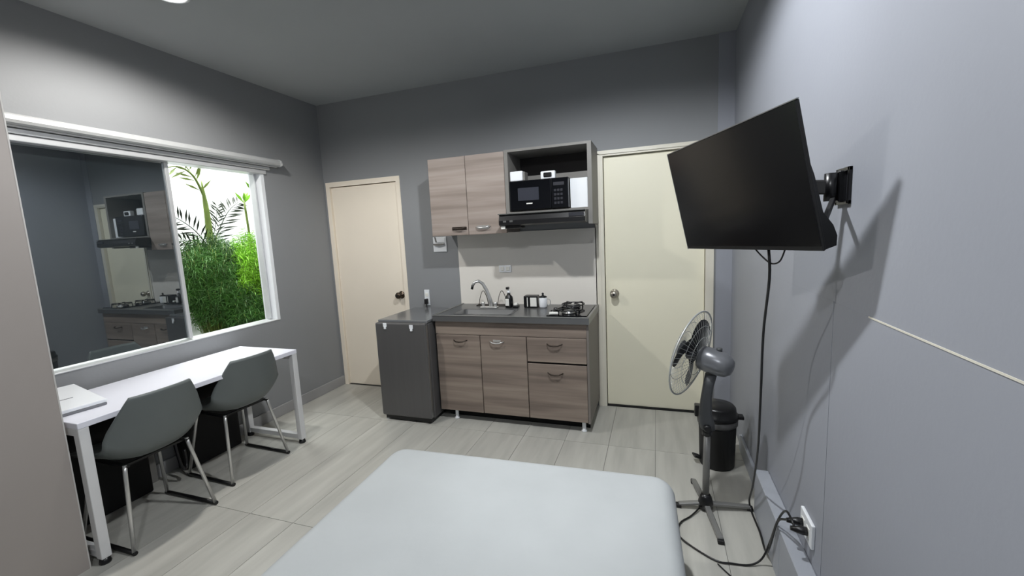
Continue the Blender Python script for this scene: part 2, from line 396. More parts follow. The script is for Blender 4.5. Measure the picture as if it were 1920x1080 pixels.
# ------------------------------------------------------------------ desk
TZ = 0.70; TX0, TX1, TY0, TY1 = -3.0, -2.45, 1.07, 2.30
dk = thing('desk', 'long narrow white desk with square white steel frame legs under the window', 'desk', (-2.72, 1.68, 0))
obj('desktop', nbox(TX0, TX1, TY0, TY1, TZ-0.028, TZ, bev=0.002, seg=1), M['white'], dk)
for y in (TY0+0.02, TY1-0.02):
    for x in (TX1-0.022, TX0+0.022):
        p = obj('leg', nbox(x-0.02, x+0.02, y-0.02, y+0.02, 0.03, TZ-0.028, bev=0.002, seg=1), M['whitem'], dk)
        obj('foot', lathe(bmesh.new(), [(0.022, 0), (0.024, 0.006), (0.018, 0.03)], (x, y, 0), (0, 0, 1), 14), M['black'], p)
    obj('bottom_rail', nbox(TX0+0.042, TX1-0.042, y-0.018, y+0.018, 0.035, 0.07, bev=0.002, seg=1), M['whitem'], dk)
    obj('top_rail', nbox(TX0+0.042, TX1-0.042, y-0.018, y+0.018, TZ-0.063, TZ-0.028), M['whitem'], dk)
obj('long_rail', nbox(TX0+0.1, TX0+0.13, TY0+0.04, TY1-0.04, TZ-0.06, TZ-0.028), M['whitem'], dk)

# laptop
lp = thing('laptop', 'closed white laptop with small grey lettering lying on the near end of the desk', 'laptop', (-2.75, 1.2, TZ))
# local: x from -0.40 to 0 (towards the wall), y from -0.28 to 0
T = Matrix.Translation((-2.60, 1.262, TZ)) @ Matrix.Rotation(math.radians(-8), 4, 'Z') @ Matrix.Rotation(math.radians(5), 4, 'Y')
obj('base', nbox(-0.37, 0, -0.18, 0, 0.0, 0.014, bev=0.003, seg=1, T=T), M['logo'], lp)
ld = obj('lid', nbox(-0.37, 0.0, -0.18, 0.0, 0.014, 0.032, bev=0.004, seg=2, T=T), M['plasw'], lp)
obj('logo_mark', nbox(-0.155, -0.147, -0.125, -0.075, 0.032, 0.0325, T=T), M['logo'], ld)

# storage cases under the desk
def case(name, lab, y0, y1, x1, h):
    t = thing(name, lab, 'case', ((TX0+x1)/2, (y0+y1)/2, 0))
    obj('body', nbox(LW+0.02, x1, y0, y1, 0.0, h, bev=0.012), M['case'], t)
    obj('lid', nbox(LW+0.02, x1+0.004, y0-0.002, y1+0.002, h, h+0.035, bev=0.008), M['case'], t)
    obj('handle', tube(bmesh.new(), [(x1+0.002, (y0+y1)/2-0.06, h*0.75), (x1+0.022, (y0+y1)/2-0.05, h*0.75), (x1+0.022, (y0+y1)/2+0.05, h*0.75), (x1+0.002, (y0+y1)/2+0.06, h*0.75)], 0.006, 6), M['blackm'], t)
    return t
case('storage_case', 'larger black storage case under the desk behind the near chair', 1.14, 1.56, -2.90, 0.55)
case('storage_case', 'smaller black storage case under the desk behind the far chair', 1.78, 2.16, -2.92, 0.55)
hk = thing('hanging_cord', 'black looped cord hanging under the desk between the two cases', 'cord', (-2.86, 1.66, 0.2))
obj('cord', tube(bmesh.new(), [(-2.9, 1.66, TZ-0.03), (-2.88, 1.665, 0.5), (-2.84, 1.665, 0.3), (-2.8, 1.66, 0.14), (-2.79, 1.675, 0.09), (-2.81, 1.70, 0.11), (-2.82, 1.705, 0.2)], 0.009, 8, smooth=5), M['black'], hk)
pw = tag(obj('cable_box', nbox(LW+0.018, LW+0.05, 1.60, 1.645, 0.0, 0.34, bev=0.004, seg=1), M['cabin']), 'grey upright cable duct on the wall between the black cases', 'duct')

# ------------------------------------------------------------------ chairs
def make_chair(lab):
    t = thing('shell_chair', lab, 'chair', (0, 0, 0), 'grey shell chairs at the desk')
    prof = [(-0.235, 0.438), (-0.19, 0.446), (-0.10, 0.434), (0.0, 0.424), (0.09, 0.422), (0.155, 0.436), (0.195, 0.475), (0.215, 0.53), (0.228, 0.60), (0.240, 0.67), (0.250, 0.73), (0.257, 0.768)]
    half = [0.195, 0.205, 0.215, 0.222, 0.226, 0.229, 0.231, 0.228, 0.215, 0.19, 0.162, 0.14]
    lift = [0.004, 0.015, 0.035, 0.06, 0.085, 0.10, 0.085, 0.05, 0.02, 0.006, 0.0, 0.0]   # sides rise
    fwd = [0, 0, 0, 0, 0.0, 0.01, 0.035, 0.055, 0.055, 0.04, 0.028, 0.02]
    nu = 16; bm = bmesh.new(); grid = []
    for (y, z), h, l, f in zip(prof, half, lift, fwd):
        row = []
        for k in range(nu+1):
            u = -1+2*k/nu; a = abs(u)
            row.append(bm.verts.new((h*u, y-f*a**2.4, z+l*a**3)))
        grid.append(row)
    for i in range(len(grid)-1):
        for k in range(nu):
            bm.faces.new((grid[i][k], grid[i][k+1], grid[i+1][k+1], grid[i+1][k]))
    # subdivide and give thickness
    bmesh.ops.subdivide_edges(bm, edges=bm.edges[:], cuts=1, use_grid_fill=True, smooth=0.6)
    bmesh.ops.recalc_face_normals(bm, faces=bm.faces[:])
    bmesh.ops.solidify(bm, geom=bm.faces[:], thickness=0.009)
    for f in bm.faces: f.smooth = True
    obj('seat_shell', bm, M['chair'], t)
    bm = bmesh.new()
    for s in (-1, 1): obeam(bm, (s*0.14, -0.16, 0.418), (s*0.14, 0.14, 0.412), 0.02, 0.01)
    for y in (-0.12, 0.11): obeam(bm, (-0.15, y, 0.412), (0.15, y, 0.412), 0.02, 0.01)
    obj('seat_frame', bm, M['black'], t)
    for s in (-1, 1):
        for yt, yb in ((0.13, 0.20), (-0.13, -0.20)):
            obj('leg', tube(bmesh.new(), [(s*0.145, yt, 0.42), (s*0.15, yt*1.03, 0.38), (s*0.2, yb, 0.012)], 0.0095, 10), M['chrome'], t)
        obj('runner', tube(bmesh.new(), [(s*0.2, -0.21, 0.011), (s*0.2, 0.21, 0.011)], 0.0105, 8), M['black'], t)
    return t
def place(t, x, y, a): t.location = (x, y, 0); t.rotation_euler = (0, 0, math.radians(a))
ch = make_chair('grey shell chair at the desk nearest the camera, beside the wardrobe')
ch2 = copy_tree(ch); ch2['label'] = 'grey shell chair at the far end of the desk, beyond the other chair'
place(ch, -2.585, 1.36, -90); place(ch2, -2.65, 1.93, -92)

# ------------------------------------------------------------------ bed
bd = thing('bed', 'low double bed with a smooth pale grey fitted sheet in the foreground', 'bed', (-0.6, 0.7, 0))
def rounded_slab(x0, x1, y0, y1, z0, z1, rc, re, wob=0.0):
    bm = bmesh.new(); n = 8; ne = 6
    def ring(inset, z):
        pts = []
        for cx, cy, a0 in ((x1-rc, y1-rc, 0), (x0+rc, y1-rc, 90), (x0+rc, y0+rc, 180), (x1-rc, y0+rc, 270)):
            for k in range(n+1):
                a = math.radians(a0+90*k/n); rr = max(rc-inset, 0.002)
                pts.append((cx+rr*math.cos(a), cy+rr*math.sin(a), z))
        return [bm.verts.new(p) for p in pts]
    rs = [ring(0.01, z0), ring(0.0, z0+0.03), ring(0.0, (z0+z1)/2)]
    for k in range(ne+1):
        a = math.radians(90*k/ne); rs.append(ring(re*(1-math.cos(a)), z1-re+re*math.sin(a)))
    for a, b in zip(rs, rs[1:]):
        N = len(a)
        for k in range(N):
            f = bm.faces.new((a[k], a[(k+1) % N], b[(k+1) % N], b[k])); f.smooth = True
    bm.faces.new(rs[0][::-1]); bm.faces.new(rs[-1]).smooth = True
    return bm
BT = Matrix.Translation((-0.6, 1.77, 0)) @ Matrix.Rotation(math.radians(2.2), 4, 'Z') @ Matrix.Translation((0.6, -1.77, 0))
obj('bed_base', nbox(-1.27, 0.05, -0.28, 1.74, 0.0, 0.16, bev=0.01, T=BT), M['bedbase'], bd)
mbm = rounded_slab(-1.275, 0.068, -0.3, 1.785, 0.16, 0.402, 0.09, 0.06)
bmesh.ops.transform(mbm, matrix=BT, verts=mbm.verts[:])
obj('mattress', mbm, M['sheet'], bd)

# ------------------------------------------------------------------ refrigerator
fx0, fx1, fy0, fy1 = -2.105, -1.655, 2.75, 3.33
fr = thing('mini_fridge', 'small dark graphite refrigerator standing left of the kitchen unit', 'refrigerator', ((fx0+fx1)/2, 3.04, 0))
obj('body', nbox(fx0+0.005, fx1-0.003, fy0+0.055, fy1, 0.03, 0.80, bev=0.012), M['fridge'], fr)
fd = obj('door', nbox(fx0, fx1, fy0, fy0+0.05, 0.045, 0.805, bev=0.012, seg=3), M['fridge'], fr)
obj('grip_strip', nbox(fx1-0.004, fx1+0.002, fy0+0.008, fy0+0.03, 0.06, 0.79), M['steel'], fd)
obj('top', nbox(fx0+0.003, fx1-0.003, fy0+0.04, fy1+0.01, 0.80, 0.822, bev=0.006), M['fridgetop'], fr)
obj('plinth', nbox(fx0+0.02, fx1-0.015, fy0+0.02, fy1-0.02, 0.012, 0.045), M['black'], fr)
for x in (fx0+0.03, fx1-0.04):
    for y in (fy0+0.035, fy1-0.05): obj('foot', lathe(bmesh.new(), [(0.014, 0), (0.014, 0.03)], (x, y, 0), (0, 0, 1), 12), M['plasw'] if x < -1.9 and y < 3 else M['black'], fr)
for x, z in ((-2.01, 0.775), (-1.775, 0.765)):
    g = obj('door_clip', nbox(x-0.016, x+0.016, fy0-0.006, fy0, z, z+0.03, bev=0.002, seg=1), M['plasw'], fr); g['label'] = 'white clip on the door'
    obj('hook', nbox(x-0.008, x+0.012, fy0-0.01, fy0-0.002, z-0.018, z+0.002, bev=0.002, seg=1), M['plasw'], g)

# ------------------------------------------------------------------ kitchen base unit
kx0, kx1, ky0 = -1.64, -0.445, 2.88
kb = thing('kitchen_base_cabinet', 'taupe wood grain kitchen base cabinet with bow handles under the steel worktop', 'cabinet', (-1.04, 3.14, 0))
bm = bmesh.new()
box(bm, kx0, kx0+0.016, ky0+0.018, BW-0.02, 0.075, 0.805); box(bm, kx0+0.016, kx1-0.016, ky0+0.018, BW-0.02, 0.075, 0.091)
box(bm, kx0+0.016, kx1-0.016, BW-0.028, BW-0.02, 0.091, 0.805); box(bm, kx0+0.016, kx1-0.016, ky0+0.018, ky0+0.02, 0.091, 0.69)
obj('body', bm, M['dark'], kb)
sp = obj('side_panel', nbox(kx1-0.016, kx1, ky0+0.001, BW-0.02, 0.075, 0.805), M['carc'], kb)
obj('apron', nbox(kx0, kx1-0.0165, ky0, ky0+0.018, 0.70, 0.805, bev=0.0015, seg=1), M['wood'], kb)
def handle(parent, x, z, y0, m, L=0.11, name='handle'):
    pts = [(x-L/2, y0, z), (x-L/2+0.008, y0-0.018, z), (x-L/4, y0-0.026, z-0.006), (x, y0-0.028, z-0.008), (x+L/4, y0-0.026, z-0.006), (x+L/2-0.008, y0-0.018, z), (x+L/2, y0, z)]
    return obj(name, tube(bmesh.new(), pts, [0.004, 0.004, 0.0052, 0.006, 0.0052, 0.004, 0.004], 8), m, parent)
M['handledark'] = mat('dark antique handle', (70, 62, 56), 0.35, metal=0.7, var=0.1)
dl = [(-1.638, -1.270, 0.082, 0.696, M['handledark'], -1.43, 0.655), (-1.264, -0.902, 0.082, 0.696, M['chrome'], -1.13, 0.655)]
for a, b, z0, z1, hm, hx, hz in dl:
    d = obj('door', nbox(a, b, ky0-0.001, ky0+0.017, z0, z1, bev=0.002, seg=1), M['wood'], kb)
    h = handle(d, hx, hz, ky0-0.001, hm)
    if hm is M['chrome']:
        h['label'] = 'bright chrome handle'
        obj('plate', nbox(hx-0.03, hx+0.03, ky0-0.004, ky0-0.001, hz-0.006, hz+0.012, bev=0.001, seg=1), M['chrome'], d)
d = obj('drawer', nbox(-0.896, -0.463, ky0-0.001, ky0+0.017, 0.515, 0.696, bev=0.002, seg=1), M['wood'], kb); handle(d, -0.69, 0.652, ky0-0.001, M['handledark'])
d = obj('door', nbox(-0.896, -0.463, ky0-0.001, ky0+0.017, 0.082, 0.50, bev=0.002, seg=1), M['wood'], kb); handle(d, -0.69, 0.438, ky0-0.001, M['handledark'])
obj('plinth', nbox(kx0+0.03, kx1-0.02, ky0+0.10, ky0+0.115, 0.0, 0.075), M['dark'], kb)
for x in (-1.52, -0.50):
    for y in (ky0+0.04, BW-0.08): obj('leg', lathe(bmesh.new(), [(0.02, 0), (0.021, 0.008), (0.014, 0.014), (0.014, 0.07), (0.022, 0.075)], (x, y, 0), (0, 0, 1), 14), M['plasw'], kb)
# worktop with sink basin
wk = thing('worktop', 'dark grey steel worktop with inset sink basin on the base cabinet', 'worktop', (-1.04, 3.13, 0.805))
WZ = 0.85; sx0, sx1, sy0, sy1 = -1.50, -1.04, 2.93, 3.13
bm = bmesh.new()
X0, X1, Y0, Y1 = kx0-0.005, kx1+0.008, ky0-0.03, BW-0.011
box(bm, X0, X1, Y0, sy0, 0.806, WZ, bev=0.0); box(bm, X0, X1, sy1, Y1, 0.806, WZ)
box(bm, X0, sx0, sy0, sy1, 0.806, WZ); box(bm, sx1, X1, sy0, sy1, 0.806, WZ)
obj('slab', bm, M['worktop'], wk)
bm = bmesh.new()  # raised rolled rim
box(bm, X0, X1, Y0-0.003, Y0+0.018, WZ-0.002, WZ+0.006, bev=0.003, seg=1); box(bm, X0, X0+0.018, Y0, Y1, WZ-0.002, WZ+0.006, bev=0.003, seg=1)
box(bm, X1-0.018, X1, Y0, Y1, WZ-0.002, WZ+0.006, bev=0.003, seg=1)
obj('rim', bm, M['steel'], wk)
bm = bmesh.new(); N = 8
def rr(x0, x1, y0, y1, r, z):
    out = []
    for cx, cy, a0 in ((x1-r, y1-r, 0), (x0+r, y1-r, 90), (x0+r, y0+r, 180), (x1-r, y0+r, 270)):
        for k in range(N+1):
            a = math.radians(a0+90*k/N); out.append(bm.verts.new((cx+r*math.cos(a), cy+r*math.sin(a), z)))
    return out
rs = [rr(sx0-0.01, sx1+0.01, sy0-0.01, sy1+0.01, 0.03, WZ+0.001), rr(sx0-0.008, sx1+0.008, sy0-0.008, sy1+0.008, 0.03, WZ+0.004), rr(sx0+0.008, sx1-0.008, sy0+0.008, sy1-0.008, 0.03, WZ+0.0), rr(sx0+0.016, sx1-0.016, sy0+0.016, sy1-0.016, 0.035, WZ-0.13), rr(sx0+0.05, sx1-0.05, sy0+0.05, sy1-0.05, 0.02, WZ-0.14)]
for a, b in zip(rs, rs[1:]):
    for k in range(len(a)): f = bm.faces.new((a[k], a[(k+1) % len(a)], b[(k+1) % len(a)], b[k])); f.smooth = True
bm.faces.new(rs[-1])
sk = obj('basin', bm, M['sink'], wk)
obj('drain', lathe(bmesh.new(), [(0.03, 0), (0.03, 0.003), (0.02, 0.004), (0.018, 0.001)], (-1.27, 3.03, WZ-0.14), (0, 0, 1), 18), M['chrome'], sk)
struct('trim_5', nbox(-1.655, -0.448, BW-0.010, BW, 0.80, 1.465), M['splash'], label='white panel backsplash behind the worktop')
# faucet
fc = thing('faucet', 'chrome gooseneck tap with black spout tip behind the sink', 'tap', (-1.31, 3.21, WZ))
obj('base_plate', nbox(-1.385, -1.235, 3.19, 3.235, WZ, WZ+0.012, bev=0.005), M['chrome'], fc)
obj('spout', tube(bmesh.new(), [(-1.29, 3.212, WZ+0.01), (-1.30, 3.21, WZ+0.07), (-1.325, 3.205, WZ+0.15), (-1.35, 3.19, WZ+0.205), (-1.375, 3.17, WZ+0.228), (-1.40, 3.15, WZ+0.222), (-1.418, 3.138, WZ+0.195)], [0.020, 0.018, 0.015, 0.013, 0.012, 0.011, 0.011], 12), M['chrome'], fc)
obj('aerator', tube(bmesh.new(), [(-1.416, 3.139, WZ+0.20), (-1.424, 3.134, WZ+0.165)], 0.0105, 10), M['black'], fc)
for x in (-1.365, -1.255):
    obj('tap_knob', lathe(bmesh.new(), [(0.014, 0), (0.012, 0.012), (0.017, 0.02), (0.017, 0.034), (0.008, 0.038)], (x, 3.212, WZ+0.012), (0, 0, 1), 12), M['chrome'], fc)
# wire plate rack
wr_ = thing('plate_rack', 'thin dark wire plate rack standing behind the tap', 'rack', (-1.31, 3.32, WZ))
for x in (-1.40, -1.23):
    obj('wire_loop', tube(bmesh.new(), [(x-0.045, 3.31, WZ+0.004), (x-0.028, 3.31, WZ+0.08), (x+0.0, 3.31, WZ+0.128), (x+0.028, 3.31, WZ+0.08), (x+0.045, 3.31, WZ+0.004)], 0.0028, 6, smooth=6), M['handledark'], wr_)
obj('base_wire', tube(bmesh.new(), [(-1.46, 3.29, WZ+0.004), (-1.46, 3.34, WZ+0.004), (-1.17, 3.34, WZ+0.004), (-1.17, 3.29, WZ+0.004)], 0.0035, 6, closed=True), M['handledark'], wr_)
# soap bottle
bt = thing('soap_bottle', 'clear soap bottle with black and white label and black pump beside the tap', 'bottle', (-1.145, 3.24, WZ))
obj('body', lathe(bmesh.new(), [(0.028, 0), (0.034, 0.006), (0.034, 0.07), (0.030, 0.09), (0.014, 0.105), (0.012, 0.118)], (-1.145, 3.24, WZ), (0, 0, 1), 20), M['black'], bt)
obj('label', nbox(-1.166, -1.134, 3.203, 3.209, WZ+0.018, WZ+0.075, bev=0.002, seg=1), M['label'], bt)
obj('neck', lathe(bmesh.new(), [(0.014, 0.118), (0.014, 0.135), (0.006, 0.137), (0.006, 0.15)], (-1.145, 3.24, WZ), (0, 0, 1), 14), M['plasw'], bt)
obj('pump', nbox(-1.162, -1.138, 3.215, 3.25, WZ+0.15, WZ+0.17, bev=0.005), M['black'], bt)
b2 = thing('sponge_holder', 'small black sponge dish at the foot of the soap bottle', 'dish', (-1.09, 3.23, WZ))
obj('tray', nbox(-1.105, -1.06, 3.20, 3.26, WZ, WZ+0.02, bev=0.006), M['black'], b2)
obj('sponge', nbox(-1.10, -1.068, 3.208, 3.252, WZ+0.02, WZ+0.038, bev=0.005), M['label'], b2)
# canister and pot
cn = thing('canister', 'black canister with white square label on the worktop', 'canister', (-0.985, 3.25, WZ))
obj('body', nbox(-1.015, -0.90, 3.22, 3.30, WZ, WZ+0.098, bev=0.008), M['black'], cn)
obj('label', nbox(-0.958, -0.905, 3.214, 3.2195, WZ+0.012, WZ+0.085, bev=0.002, seg=1), M['label'], cn)
obj('stripe', nbox(-0.985, -0.978, 3.216, 3.2195, WZ+0.012, WZ+0.085), M['label'], cn)
pt = thing('teapot', 'small white pot with black lid knob right of the canister', 'pot', (-0.855, 3.25, WZ))
obj('body', lathe(bmesh.new(), [(0.028, 0), (0.034, 0.012), (0.034, 0.075), (0.028, 0.084)], (-0.86, 3.25, WZ), (0, 0, 1), 20), M['plasw'], pt)
obj('lid', lathe(bmesh.new(), [(0.032, 0.084), (0.030, 0.092), (0.008, 0.098), (0.007, 0.106), (0.010, 0.112), (0.004, 0.12)], (-0.86, 3.25, WZ), (0, 0, 1), 20), M['black'], pt)
obj('handle', tube(bmesh.new(), [(-0.828, 3.25, WZ+0.07), (-0.805, 3.25, WZ+0.065), (-0.802, 3.25, WZ+0.03), (-0.826, 3.25, WZ+0.02)], 0.004, 6, smooth=4), M['chrome'], pt)
# cooktop
ck = thing('gas_cooktop', 'black two burner gas cooktop set into the right end of the worktop', 'cooktop', (-0.6, 3.1, WZ))
obj('glass_plate', nbox(-0.745, -0.458, 2.885, 3.335, WZ+0.0005, WZ+0.010, bev=0.003, seg=1), M['blackgloss'], ck)
for x, y in ((-0.61, 3.21), (-0.60, 2.99)):
    b = obj('burner', lathe(bmesh.new(), [(0.05, 0), (0.052, 0.006), (0.036, 0.010), (0.036, 0.018), (0.026, 0.022), (0.004, 0.022)], (x, y, WZ+0.010), (0, 0, 1), 24), M['steel'], ck)
    bm = bmesh.new()
    for k in range(4):
        a = math.radians(45+90*k); c, s = math.cos(a), math.sin(a)
        tube(bm, [(x+0.09*c, y+0.09*s, WZ+0.011), (x+0.085*c, y+0.085*s, WZ+0.045), (x+0.02*c, y+0.02*s, WZ+0.045)], 0.0055, 6)
    tube(bm, [(x+0.086*math.cos(math.radians(q)), y+0.086*math.sin(math.radians(q)), WZ+0.038) for q in range(0, 360, 20)], 0.0045, 6, closed=True)
    obj('pan_support', bm, M['black'], ck)
for y in (2.97, 3.07):
    k = obj('knob', lathe(bmesh.new(), [(0.019, 0), (0.020, 0.006), (0.016, 0.022), (0.010, 0.024)], (-0.715, y, WZ+0.010), (0, 0, 1), 16), M['black'], ck)
lg = tag(obj('lighter', obeam(bmesh.new(), (-0.73, 2.915, WZ+0.02), (-0.665, 2.925, WZ+0.02), 0.022, 0.018, bev=0.004), M['label']), 'small white gas lighter at the front left corner of the cooktop', 'lighter')

# ------------------------------------------------------------------ upper units
uy = 3.08; uz0, uz1 = 1.462, 2.06
uc = thing('wall_cabinet', 'two door pale wood grain wall cabinet left of the microwave', 'cabinet', (-1.39, 3.25, uz0))
obj('body', nbox(-1.718, -1.078, uy+0.018, BW, uz0, uz1), M['carc'], uc)
for a, b, hm, hx in ((-1.72, -1.399, M['handledark'], -1.475), (-1.395, -1.078, M['chrome'], -1.27)):
    d = obj('door', nbox(a, b, uy, uy+0.017, uz0-0.006, uz1+0.002, bev=0.002, seg=1), M['woodu'], uc)
    h = handle(d, hx, uz0+0.052, uy, hm, 0.12)
    if hm is M['chrome']:
        h['label'] = 'bright chrome handle'
        obj('plate', nbox(hx-0.05, hx+0.05, uy-0.005, uy, uz0+0.035, uz0+0.062, bev=0.002, seg=1), M['chrome'], d)
    else:
        obj('plate', nbox(hx-0.062, hx+0.062, uy-0.004, uy, uz0+0.036, uz0+0.060, bev=0.001, seg=1), M['handledark'], d)
os_ = thing('microwave_shelf_unit', 'grey open shelf unit on the wall holding the microwave', 'shelf unit', (-0.75, 3.25, 1.6))
ox0, ox1, oz1 = -1.074, -0.426, 2.068
obj('side_panel', nbox(ox0, ox0+0.028, uy-0.003, BW, 1.595, oz1), M['cabin'], os_)
obj('side_panel', nbox(ox1-0.030, ox1, uy-0.003, BW, 1.495, oz1), M['cabin'], os_)
obj('top_panel', nbox(ox0+0.028, ox1-0.030, uy-0.003, BW, oz1-0.018, oz1), M['cabin'], os_)
obj('bottom_shelf', nbox(ox0+0.028, ox1-0.030, uy-0.003, BW, 1.596, 1.613), M['cabin'], os_)
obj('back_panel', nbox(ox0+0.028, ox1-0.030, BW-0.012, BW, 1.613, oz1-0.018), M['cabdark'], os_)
obj('lit_back_band', nbox(ox0+0.028, ox1-0.030, BW-0.03, BW-0.012, 1.80, 1.905), M['cabin'], os_)  # grey band stands for the lower back panel where light reaches it
# microwave
mx0, mx1, my0, mz0, mz1 = -1.035, -0.592, uy-0.02, 1.617, 1.835
mw = thing('microwave', 'black countertop microwave on the open shelf above the extractor hood', 'microwave', (-0.81, 3.2, mz0))
obj('body', nbox(mx0, mx1, my0+0.02, my0+0.29, mz0, mz1, bev=0.006), M['black'], mw)
md = obj('door', nbox(mx0, mx0+0.315, my0, my0+0.022, mz0+0.002, mz1-0.002, bev=0.004), M['blackgloss'], mw)
obj('window_glass', nbox(mx0+0.065, mx0+0.225, my0-0.003, my0, mz0+0.07, mz1-0.055, bev=0.001, seg=1), M['mwglass'], md)
cp = obj('control_panel', nbox(mx0+0.318, mx1, my0, my0+0.022, mz0+0.002, mz1-0.002, bev=0.004), M['blackgloss'], mw)
obj('display', nbox(mx0+0.335, mx1-0.03, my0-0.002, my0, mz1-0.055, mz1-0.032), M['mwpanel'], cp)
for r in range(4):
    for c in range(3):
        x = mx0+0.338+c*0.023; z = mz0+0.03+r*0.03
        obj('button', nbox(x, x+0.018, my0-0.002, my0, z, z+0.018, bev=0.001, seg=1), M['mwpanel'], cp)
obj('logo_mark', nbox(mx0+0.128, mx0+0.175, my0-0.0035, my0, mz0+0.043, mz0+0.052, bev=0.001, seg=1), M['label'], md)
# white things around microwave
tag(obj('white_board', nbox(-0.588, -0.462, uy+0.03, uy+0.20, 1.6135, 1.825, bev=0.003, seg=1), M['plasw']), 'tall plain white box standing right of the microwave', 'box')
nb = thing('napkin_box', 'white napkin packet on top of the microwave, at its left end', 'packet', (-0.98, 3.13, mz1))
obj('packet', nbox(-1.032, -0.935, 3.075, 3.17, mz1+0.0005, mz1+0.072, bev=0.006), M['plasw'], nb)
obj('flap', nbox(-0.932, -0.918, 3.08, 3.165, mz1+0.001, mz1+0.066, bev=0.003), M['cabin'], nb)
ac = thing('digital_clock', 'small white digital clock with black display on the microwave', 'clock', (-0.745, 3.12, mz1))
obj('case', nbox(-0.80, -0.692, 3.09, 3.13, mz1+0.0005, mz1+0.056, bev=0.006), M['plasw'], ac)
obj('display', nbox(-0.777, -0.716, 3.086, 3.0905, mz1+0.012, mz1+0.044, bev=0.006), M['black'], ac)
# hood
hd = thing('extractor_hood', 'slim black extractor hood beneath the microwave shelf', 'hood', (-0.76, 3.1, 1.5))
bm = bmesh.new(); plate(bm, [(2.93, 1.545), (2.945, 1.592), (3.39, 1.592), (3.39, 1.515), (2.96, 1.505), (2.93, 1.515)], 0, -1.085, -0.457)
obj('body', bm, M['black'], hd)
obj('front_lip', nbox(-1.09, -0.452, 2.925, 2.945, 1.588, 1.5945, bev=0.002, seg=1), M['steel'], hd)
obj('control_strip', nbox(-0.57, -0.465, 2.926, 2.9315, 1.55, 1.575, bev=0.001, seg=1), M['mwpanel'], hd)
for x in (-1.04, -0.99): obj('switch', nbox(x-0.012, x+0.012, 2.927, 2.933, 1.532, 1.545, bev=0.001, seg=1), M['steel'], hd)
obj('filter', nbox(-1.08, -0.93, 2.96, 3.08, 1.487, 1.507, bev=0.004), M['black'], hd)
obj('lamp_cover', nbox(-1.078, -1.045, 2.95, 3.0, 1.484, 1.507, bev=0.003), M['label'], hd)

# ------------------------------------------------------------------ wall plates
op = thing('wall_outlet', 'white wall outlet above the refrigerator with a black plug', 'outlet', (-2.0, BW, 0.9))
obj('plate', nbox(-2.028, -1.976, BW-0.009, BW, 0.83, 0.975, bev=0.003), M['plasw'], op)
for z in (0.93, 0.87): obj('socket_face', nbox(-2.018, -1.986, BW-0.012, BW-0.008, z-0.017, z+0.017, bev=0.004), M['label'], op)
fcab = thing('fridge_cord', 'black plug and cord running from the outlet down behind the refrigerator', 'cord', (-1.99, 3.38, 0.85))
obj('plug', nbox(-2.012, -1.986, BW-0.05, BW-0.0125, 0.845, 0.895, bev=0.006), M['black'], fcab)
obj('cord', tube(bmesh.new(), [(-1.995, BW-0.04, 0.85), (-1.985, BW-0.05, 0.80), (-1.97, BW-0.045, 0.72), (-1.97, BW-0.045, 0.3), (-1.97, BW-0.05, 0.12)], 0.007, 8, smooth=4), M['black'], fcab)
sw = thing('switch_plate', 'large white wall switch plate left of the backsplash', 'switch', (-1.83, BW, 1.38))
obj('plate', nbox(-1.898, -1.765, BW-0.012, BW, 1.318, 1.452, bev=0.004), M['plasw'], sw)
obj('rocker', nbox(-1.855, -1.775, BW-0.018, BW-0.011, 1.40, 1.442, bev=0.003), M['plasw'], sw)
bm = bmesh.new(); plate(bm, [(-1.885, 1.392), (-1.78, 1.392), (-1.78, 1.385), (-1.84, 1.372), (-1.885, 1.38)], 1, BW-0.035, BW-0.012); obj('shelf', bm, M['cabin'], sw)
obj('lever', obeam(bmesh.new(), (-1.872, BW-0.02, 1.45), (-1.862, BW-0.02, 1.405), 0.012, 0.008), M['cabin'], sw)
bo = thing('backsplash_outlet', 'white double outlet plate on the backsplash above the tap', 'outlet', (-1.22, BW, 1.15))
obj('plate', nbox(-1.275, -1.165, BW-0.019, BW-0.01, 1.125, 1.185, bev=0.003), M['plasw'], bo)
for x in (-1.245, -1.195): obj('socket_face', nbox(x-0.016, x+0.016, BW-0.022, BW-0.018, 1.138, 1.172, bev=0.003), M['label'], bo)
so = thing('wall_socket', 'white wall socket low on the right wall with two black plugs', 'socket', (RW, 1.66, 0.33))
obj('plate', nbox(RW-0.012, RW, 1.60, 1.72, 0.302, 0.392, bev=0.003), M['plasw'], so)
for y in (1.635, 1.685): obj('socket_face', nbox(RW-0.0145, RW-0.011, y-0.016, y+0.016, 0.328, 0.366, bev=0.003), M['label'], so)

# ------------------------------------------------------------------ television
A, B, Cc, Dd = [Vector((0, 0, H))+(Vector(q)-Vector((0, 0, H)))*0.92 for q in ((0.044, 2.066, 1.763), (0.358, 1.407, 1.777), (0.455, 1.425, 1.357), (0.142, 2.084, 1.342))]
cen = (A+B+Cc+Dd)/4; u = ((B-A)+(Cc-Dd)).normalized(); dn = ((Dd-A)+(Cc-B)); dn = (dn-u*dn.dot(u)).normalized()
nrm = u.cross(dn)   # away from the screen (backwards)
if nrm.x < 0: nrm = -nrm
W2, H2 = 0.365*0.92, 0.2155*0.92
TT = Matrix.Translation(cen) @ Matrix((u, nrm, -dn)).transposed().to_4x4()   # local x right, y back, z up
tv = thing('television', 'black flat screen television tilted down on a wall arm', 'television', cen)
obj('panel', nbox(-W2, W2, 0.002, 0.012, -H2, H2, bev=0.003, seg=1, T=TT), M['blackm'], tv)
obj('screen', nbox(-W2+0.003, W2-0.003, -0.0005, 0.003, -H2+0.014, H2-0.003, T=TT), M['screen'], tv)
bm = bmesh.new()
